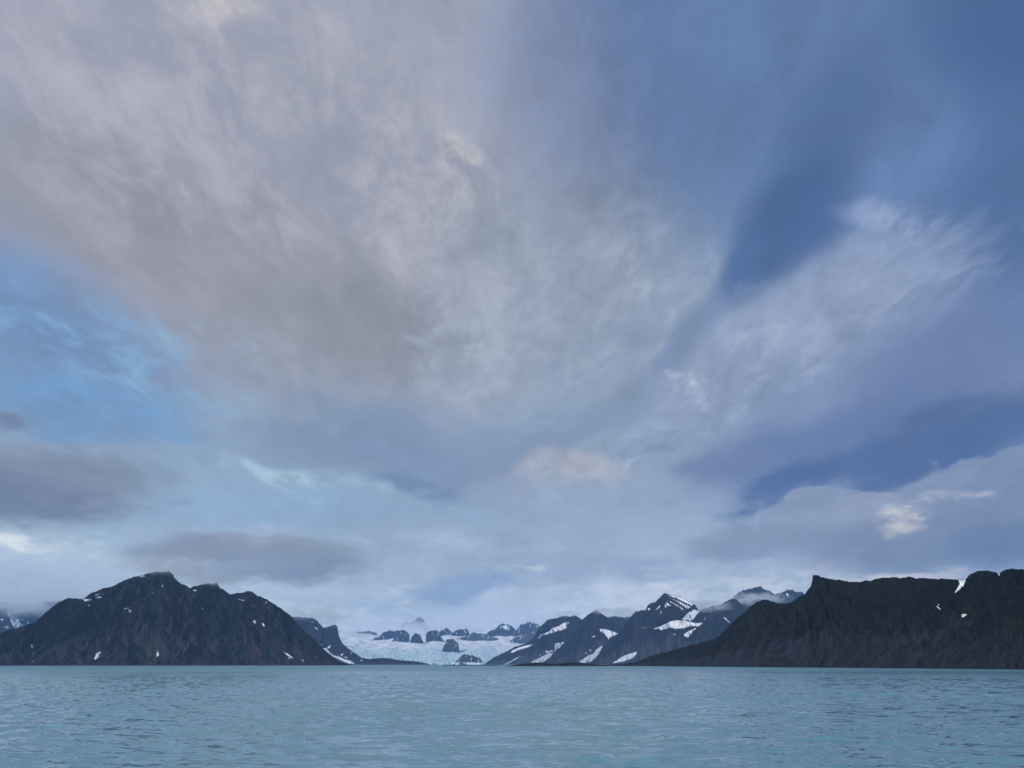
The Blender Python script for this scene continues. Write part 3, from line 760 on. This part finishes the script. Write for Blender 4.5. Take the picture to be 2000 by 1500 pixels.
# ================================================================== snow lying on the slopes
Z1 = lambda p: zpts(0, 1050, 5, p)
Z2 = lambda p: zpts(350, 1050, 5, p)
Z4 = lambda p: zpts(900, 1150, 6.25, p)
Z5 = lambda p: zpts(1160, 1120, 6.25, p)
Z6 = lambda p: zpts(1400, 1080, 6, p)
Z7 = lambda p: zpts(1680, 1080, 6, p)
SNOW = [
    (left, MAT_SNOW, Z1, [
        [(800, 605), (850, 597), (905, 597), (890, 612), (850, 627), (820, 615)], [(915, 560), (960, 548), (985, 550), (960, 563), (935, 568)], [(995, 550), (1012, 545), (1005, 557)],
        [(930, 582), (960, 572), (998, 578), (985, 590), (935, 594)], [(858, 655), (870, 642), (880, 655), (875, 675), (862, 672)], [(1360, 375), (1390, 368), (1425, 375), (1400, 386), (1365, 384)],
        [(1200, 690), (1265, 684), (1262, 697), (1215, 698)], [(1253, 705), (1275, 705), (1292, 712), (1275, 735), (1258, 730)],
        [(915, 1200), (925, 1165), (940, 1130), (965, 1118), (995, 1110), (975, 1140), (972, 1165), (945, 1190)], [(1525, 1165), (1530, 1135), (1540, 1103), (1558, 1135), (1555, 1155)],
        [(302, 1075), (300, 1045), (312, 1038), (325, 1060), (318, 1085)], [(312, 1116), (335, 1115), (330, 1127)], [(308, 1210), (330, 1207), (325, 1219)], [(1578, 463), (1592, 463), (1595, 482), (1583, 480)],
        [(1490, 533), (1505, 540), (1497, 548)], [(1752, 658), (1777, 663), (1768, 674)], [(1958, 680), (1972, 680), (1998, 705), (1985, 710)], [(1884, 550), (1908, 565), (1896, 571)], [(330, 958), (352, 955), (346, 967)],
        [(365, 980), (384, 979), (375, 990)], [(1055, 986), (1070, 990), (1062, 1000)]]),
    (left, MAT_SNOW, Z2, [
        [(130, 512), (160, 508), (190, 517), (150, 523)], [(208, 680), (225, 685), (245, 705), (228, 702)], [(565, 592), (590, 600), (645, 612), (648, 628), (615, 618), (580, 606)], [(720, 657), (736, 663), (740, 680), (726, 672)],
        [(840, 630), (867, 632), (855, 643)], [(712, 815), (728, 818), (738, 785), (745, 810), (757, 822), (745, 842), (728, 832)], [(803, 835), (815, 830), (840, 858), (838, 870), (815, 857)], [(810, 797), (822, 794), (816, 808)],
        [(1018, 1112), (1035, 1118), (1110, 1168), (1105, 1178), (1050, 1148)], [(1058, 1164), (1088, 1182), (1075, 1187)], [(1328, 1152), (1362, 1177), (1350, 1182)], [(1195, 1188), (1222, 1200), (1205, 1204)]]),
    (head, MAT_FIRN, Z2, [[(1395, 1080), (1440, 1078), (1470, 1050), (1482, 1055), (1470, 1077), (1440, 1090), (1465, 1115), (1500, 1145), (1560, 1160), (1620, 1185), (1680, 1205), (1720, 1236), (1650, 1230), (1560, 1190), (1500, 1162), (1440, 1112)]]),
    (head, MAT_SNOW, Z2, [[(1378, 1050), (1392, 1030), (1402, 1040), (1388, 1056)], [(1310, 872), (1330, 873), (1364, 900), (1345, 899)], [(1290, 813), (1310, 823), (1300, 837)], [(1575, 1145), (1600, 1130), (1607, 1140), (1585, 1154)],
        [(1595, 1158), (1642, 1168), (1635, 1179)], [(1668, 1125), (1684, 1120), (1682, 1137)], [(1763, 1196), (1797, 1193), (1780, 1205)]]),
    (farleft, MAT_FIRN, Z1, [[(70, 720), (120, 755), (185, 800), (200, 835), (255, 862), (150, 890), (120, 850), (80, 760)]]),
    (farleft, MAT_SNOW, Z1, [[(0, 795), (30, 790), (38, 808), (15, 814)], [(185, 795), (240, 797), (235, 810), (200, 807)], [(262, 820), (275, 815), (285, 840), (268, 850)], [(40, 872), (80, 860), (90, 887), (55, 892)]]),
    (spurA, MAT_SNOW, Z4, [
        [(945, 600), (965, 560), (1010, 545), (1080, 520), (1110, 480), (1200, 450), (1250, 415), (1320, 400), (1325, 420), (1290, 450), (1295, 475), (1245, 505), (1180, 520), (1120, 540), (1060, 555), (1000, 575), (970, 600), (962, 618)],
        [(597, 775), (640, 745), (710, 715), (780, 695), (895, 672), (880, 690), (800, 720), (720, 745), (640, 780)], [(950, 810), (975, 795), (990, 800), (965, 820)], [(1035, 770), (1045, 750), (1065, 762), (1110, 752), (1120, 765), (1080, 780), (1050, 788)]]),
    (spurA, MAT_FIRN, Z4, [[(515, 925), (600, 885), (680, 840), (745, 808), (720, 830), (640, 880), (560, 922)], [(845, 905), (900, 870), (960, 840), (1060, 790), (1130, 780), (1150, 720), (1145, 675), (1180, 662), (1265, 645), (1255, 665), (1215, 710), (1170, 755), (1110, 820), (1050, 870), (1000, 898), (930, 905)]]),
    (peakB, MAT_SNOW, Z4, [[(1690, 485), (1740, 488), (1840, 510), (1935, 550), (1880, 575), (1830, 590), (1810, 620), (1795, 605), (1760, 560), (1700, 515)], [(1597, 580), (1640, 570), (1650, 580), (1620, 597)], [(1508, 782), (1555, 769), (1530, 795)],
        [(1570, 743), (1592, 743), (1585, 770)], [(1188, 882), (1222, 858), (1207, 887)], [(1238, 857), (1262, 841), (1250, 862)]]),
    (peakB, MAT_FIRN, Z4, [[(1440, 890), (1500, 850), (1560, 810), (1620, 790), (1650, 740), (1720, 695), (1735, 705), (1700, 780), (1660, 840), (1600, 880), (1530, 912), (1465, 902)]]),
    (peakC, MAT_SNOW, Z5, [
        [(720, 675), (820, 640), (880, 610), (930, 585), (1000, 572), (1080, 568), (1180, 590), (1240, 605), (1330, 600), (1320, 615), (1270, 650), (1230, 645), (1160, 650), (1100, 670), (1000, 678), (940, 665), (870, 680), (835, 697), (790, 680)],
        [(885, 255), (1000, 272), (1080, 292), (1150, 332), (1220, 378), (1190, 395), (1120, 360), (1040, 320), (960, 290)], [(880, 278), (960, 305), (1060, 350), (1180, 410), (1150, 440), (1090, 405), (1020, 350), (930, 300)],
        [(890, 320), (960, 350), (1040, 395), (1100, 440), (1080, 445), (1000, 390), (930, 350)], [(860, 385), (880, 380), (888, 415), (872, 420)], [(870, 345), (955, 390), (930, 402), (895, 392)], [(750, 450), (808, 380), (822, 390), (770, 447)], [(808, 455), (824, 455), (827, 495), (813, 490)],
        [(650, 430), (670, 418), (695, 435), (665, 450)], [(1090, 750), (1130, 715), (1180, 690), (1250, 660), (1245, 680), (1200, 720), (1165, 775), (1140, 782), (1110, 770)], [(950, 733), (1000, 741), (1003, 752), (970, 746)], [(1030, 741), (1062, 716), (1055, 732)],
        [(1333, 505), (1355, 500), (1367, 520), (1360, 572), (1348, 560), (1350, 530)], [(593, 655), (622, 654), (610, 670)], [(626, 660), (642, 662), (635, 674)]]),
    (peakC, MAT_FIRN, Z5, [[(1070, 560), (1110, 520), (1160, 470), (1220, 440), (1280, 450), (1300, 465), (1260, 500), (1220, 550), (1180, 585), (1100, 566)]]),
    (peakC, MAT_FIRN, Z5, [[(215, 1100), (290, 1050), (370, 1000), (430, 980), (540, 945), (520, 990), (460, 1040), (400, 1065), (310, 1085)]]),
    (ridgeD, MAT_SNOW, Z5, [[(1568, 530), (1592, 528), (1640, 573), (1677, 605), (1660, 608), (1610, 568)], [(1523, 575), (1540, 574), (1532, 590)]]),
    (comb, MAT_SNOW, Z6, [[(280, 450), (300, 455), (295, 477), (283, 467)], [(815, 462), (852, 490), (830, 512), (817, 500)], [(711, 505), (724, 500), (727, 527), (714, 530)]]),
    (cliff, MAT_SNOW, Z7, [[(1145, 318), (1240, 312), (1225, 350), (1222, 375), (1180, 410), (1140, 450), (1105, 475), (1115, 440), (1140, 410), (1165, 355)], [(888, 625), (905, 618), (947, 660), (930, 667)], [(903, 600), (922, 598), (927, 613), (912, 614)],
        [(1183, 738), (1195, 712), (1264, 716), (1215, 752), (1195, 760)], [(1612, 240), (1637, 236), (1632, 268), (1620, 262)]]),
    (n_horn, MAT_SNOW, Z4, [[(500, 480), (520, 445), (570, 440), (585, 490), (570, 510), (530, 490)]]),
    (n_twin, MAT_SNOW, Z3, [[(1660, 500), (1672, 495), (1690, 540), (1680, 545)]]),
    (n_far, MAT_SNOW, Z3, [[(1128, 352), (1142, 350), (1140, 385), (1120, 395)]]),
]
for parent, mat, zz, polys in SNOW:
    for poly in polys:
        drape(parent, zz(poly), mat)

# thin snow gullies down the rocks that stand in the ice
rs = random.Random(4)
for ob, pts, cnt in OUTCROPS:
    for _ in range(cnt):
        i = rs.randrange(1, len(pts) - 2)
        f = rs.random()
        x = pts[i][0] + (pts[i + 1][0] - pts[i][0]) * f
        y = pts[i][1] + (pts[i + 1][1] - pts[i][1]) * f + rs.uniform(.8, 3)
        ln, sl, w = rs.uniform(4, 10), rs.uniform(-.7, .7), rs.uniform(.8, 1.8)
        drape(ob, [(x - w / 2, y), (x + w / 2, y + .3), (x + w * .8 + sl * ln * .5, y + ln * .5), (x + w * .4 + sl * ln, y + ln), (x - w * .3 + sl * ln, y + ln), (x - w * .6 + sl * ln * .5, y + ln * .5)], MAT_SNOW, step=.7, jag=.3)

# ================================================================== the water
rows = [0.5, 6.0, 12.0, 18.0, 23.0]
r = 27.0
while r < 20500:
    rows.append(r)
    r += 0.22 if r < 70 else (0.22 * (r / 70.0) ** 0.85 if r < 400 else 0.92 * (r / 400.0) ** 4.0)
rows.append(20500.0)
rows = np.array(rows)
HALF = 0.80
phis = np.concatenate([np.linspace(-HALF, HALF, 640), np.linspace(HALF, 2 * math.pi - HALF, 32)[1:-1]])
WR, WP = rows[:, None] + 0 * phis[None, :], phis[None, :] + 0 * rows[:, None]
WX, WY = np.sin(WP) * WR, np.cos(WP) * WR
rng = np.random.RandomState(5)
cell = np.maximum(np.gradient(rows), 0.0)[:, None] * np.ones_like(WP)
side = WR * (2 * HALF / 639)
WZ = np.zeros_like(WR)
wind = math.radians(205)
lams = np.exp(np.linspace(math.log(0.62), math.log(5.5), 46))
gust = np.clip(1.0 + 0.4 * fbm(WX / 40, WY / 60, 3, .5, 130) + 0.7 * fbm(WX / 4, WY / 3.4, 2, .5, 140), .25, 3.0)
OX, OY = np.zeros_like(WR), np.zeros_like(WR)
for lam in lams:
    a = 0.0054 * lam ** 0.95 * rng.uniform(.6, 1.3)
    th = wind + rng.normal(0, .62)
    kx, ky = math.sin(th), math.cos(th)
    q = 2 * math.pi / lam
    ph = q * (WX * kx + WY * ky) + rng.uniform(0, 6.28)
    fade = sstep(0.6, 0.28, cell / lam) * sstep(0.6, 0.25, side / lam)
    WZ += a * fade * np.cos(ph)
    OX -= 1.3 * a * fade * kx * np.sin(ph)
    OY -= 1.3 * a * fade * ky * np.sin(ph)
front = (np.abs(WP) <= HALF) * 1.0
WZ *= gust * front
WX, WY = WX + OX * front * gust, WY + OY * front * gust
MAT_SEA, N = new_mat("glacial fjord water")
pos = N.n("ShaderNodeNewGeometry").outputs["Position"]
sx_, sy_ = N.sep(pos)[:2]
p2 = N.xyz(sx_, N.math("MULTIPLY", sy_, 1.0))
q2 = N.vec("MULTIPLY", p2, (.8, 1.0, 1.0))
wind_n = N.noise(N.vec("MULTIPLY", p2, (1.0, .5, 1.0)), 0.010, 4, .6, .5, "2D")
amp = N.ramp(wind_n, .3, .7, .75, 1.25)
# facets of the small ripples, as slopes
t1 = N.vec("SUBTRACT", N.noise(q2, 1.7, 3, .6, .2, "2D", color=True), (.5, .5, .5))
t2 = N.vec("SUBTRACT", N.noise(N.vec("MULTIPLY", p2, (.55, 1.0, 1.0)), .5, 3, .55, .3, "2D", color=True), (.5, .5, .5))
tilt = N.vec("ADD", N.vec("SCALE", t1, scale=.12), N.vec("SCALE", t2, scale=.13))
tilt = N.vec("MULTIPLY", N.vec("SCALE", tilt, scale=amp), (1.0, 1.0, 0.0))
nrm = N.vec("NORMALIZE", N.vec("ADD", N.n("ShaderNodeNewGeometry").outputs["Normal"], tilt))
silt = N.mix(N.ramp(wind_n, .3, .7), (.140, .285, .345, 1), (.155, .31, .37, 1))
reach = N.vec("LENGTH", p2)
finish(N, silt, N.math("MULTIPLY", N.ramp(reach, 200, 900, .08, .42, smooth=False), N.ramp(wind_n, .3, .7, .8, 1.2)), nrm, .5, 1.36)
sea = mesh_object("sea", np.stack([WX, WY, WZ], -1).reshape(-1, 3), grid_faces(len(rows), len(phis), wrap=True), MAT_SEA)
tag(sea, "blue green fjord water with short wind ripples", "water", kind="structure")

# ================================================================== the air
def volume_box():
    x0, x1, y0, y1, z0, z1 = -21500, 21500, -21500, 21500, -14, 1080
    v = [(x, y, z) for z in (z0, z1) for y in (y0, y1) for x in (x0, x1)]
    f = [(0, 2, 3, 1), (4, 5, 7, 6), (0, 1, 5, 4), (2, 6, 7, 3), (0, 4, 6, 2), (1, 3, 7, 5)]
    m, N = new_mat("clear arctic air")
    pv = N.n("ShaderNodeVolumePrincipled")
    pv.inputs["Color"].default_value = (.34, .60, 1.0, 1)
    pv.inputs["Density"].default_value = 0.000040
    N.t.links.new(pv.outputs[0], N.n("ShaderNodeOutputMaterial").inputs["Volume"])
    ob = mesh_object("haze", v, f, m, smooth=False)
    tag(ob, "thin blue haze in the air over the whole fjord", "haze", kind="stuff")


volume_box()


def mist(x, y, dist, half_w, half_h, depth, tau, label, seed, scale=1.6, tilt=0.0, lo=.36, hi=.62, shade=1.0, flatten=1.0):
    """a bank of low cloud: centre and half extents in pixels at a distance, optical depth tau through its middle"""
    d = ray(x, y)
    c = Vector((0, 0, CAM_H)) + Vector(d) * (dist / math.hypot(d[0], d[1]))
    px = dist / F * 1.02
    nu, nv = 28, 16
    vs, fs = [], []
    for j in range(nv + 1):
        th = math.pi * j / nv
        for i in range(nu):
            ph = 2 * math.pi * i / nu
            p = np.array([math.sin(th) * math.cos(ph), math.sin(th) * math.sin(ph), math.cos(th)])
            vs.append(p * (1.0 + .1 * float(perlin(p[0] * 2 + seed, p[2] * 2 + p[1], seed))))
    fs = grid_faces(nv + 1, nu, wrap=True)[:, ::-1]
    m, N = new_mat("low cloud")
    oc = N.n("ShaderNodeTexCoord").outputs["Object"]
    rad = N.vec("LENGTH", oc)
    sh = N.vec("ADD", N.vec("MULTIPLY", oc, (half_w / half_h * .55, 1.0, 1.0)), (seed * 3.7, seed * 1.9, 0.0))
    nz = N.noise(sh, scale, 5, .6, .3)
    fall = N.ramp(N.math("MULTIPLY_ADD", nz, -.55, N.math("ADD", rad, .27)), .95, .15)
    den = N.math("MULTIPLY", N.math("MULTIPLY", fall, N.ramp(nz, lo, hi)), tau / (depth * 1.1))
    pv = N.n("ShaderNodeVolumePrincipled")
    pv.inputs["Color"].default_value = (.95 * shade, .985 * shade, 1.0 * shade, 1)
    N.put(pv.inputs["Density"], den)
    N.t.links.new(pv.outputs[0], N.n("ShaderNodeOutputMaterial").inputs["Volume"])
    ob = mesh_object("mist_bank", vs, fs, m)
    ob.location = c
    ob.scale = (half_w * px, depth, half_h * px)
    ob.rotation_euler = (0, math.radians(tilt), -math.atan2(d[0], d[1]))
    tag(ob, label, "mist", kind="stuff")
    return ob


mist(330, 1105, 3450, 110, 22, 260, 2.2, "grey cloud cap resting on the highest summit of the left mountain", 2)
mist(415, 1132, 3420, 70, 16, 220, 1.8, "thin grey mist on the second summit of the left mountain", 3)
mist(60, 1172, 7600, 190, 32, 700, 3.5, "pale lavender mist hiding the far peaks at the left edge", 4)
mist(620, 1198, 6900, 90, 26, 500, 2.4, "pale cloud sitting on the headland and the blue buttress", 5)
mist(760, 1226, 13000, 190, 11, 1500, 4.0, "long white mist band across the top of the glacier", 6)
mist(930, 1218, 14500, 200, 16, 1500, 3.0, "white mist behind the peaks on the right of the glacier", 7)
mist(1100, 1199, 7300, 50, 8, 300, 1.5, "wisp of mist on the streaked spur beside the glacier", 8)
mist(1168, 1192, 6500, 34, 8, 300, 1.3, "wisp of mist on the tip of the blue pyramid peak", 9)
mist(1208, 1196, 7500, 60, 12, 400, 2.0, "mist over the low ridge between the pointed peaks", 10)
mist(1375, 1184, 5600, 62, 13, 350, 2.6, "mist between the snowy peak and the flat topped ridge", 11)
mist(1475, 1170, 6300, 76, 13, 350, 3.0, "white mist band lying below the serrated ridge", 12)
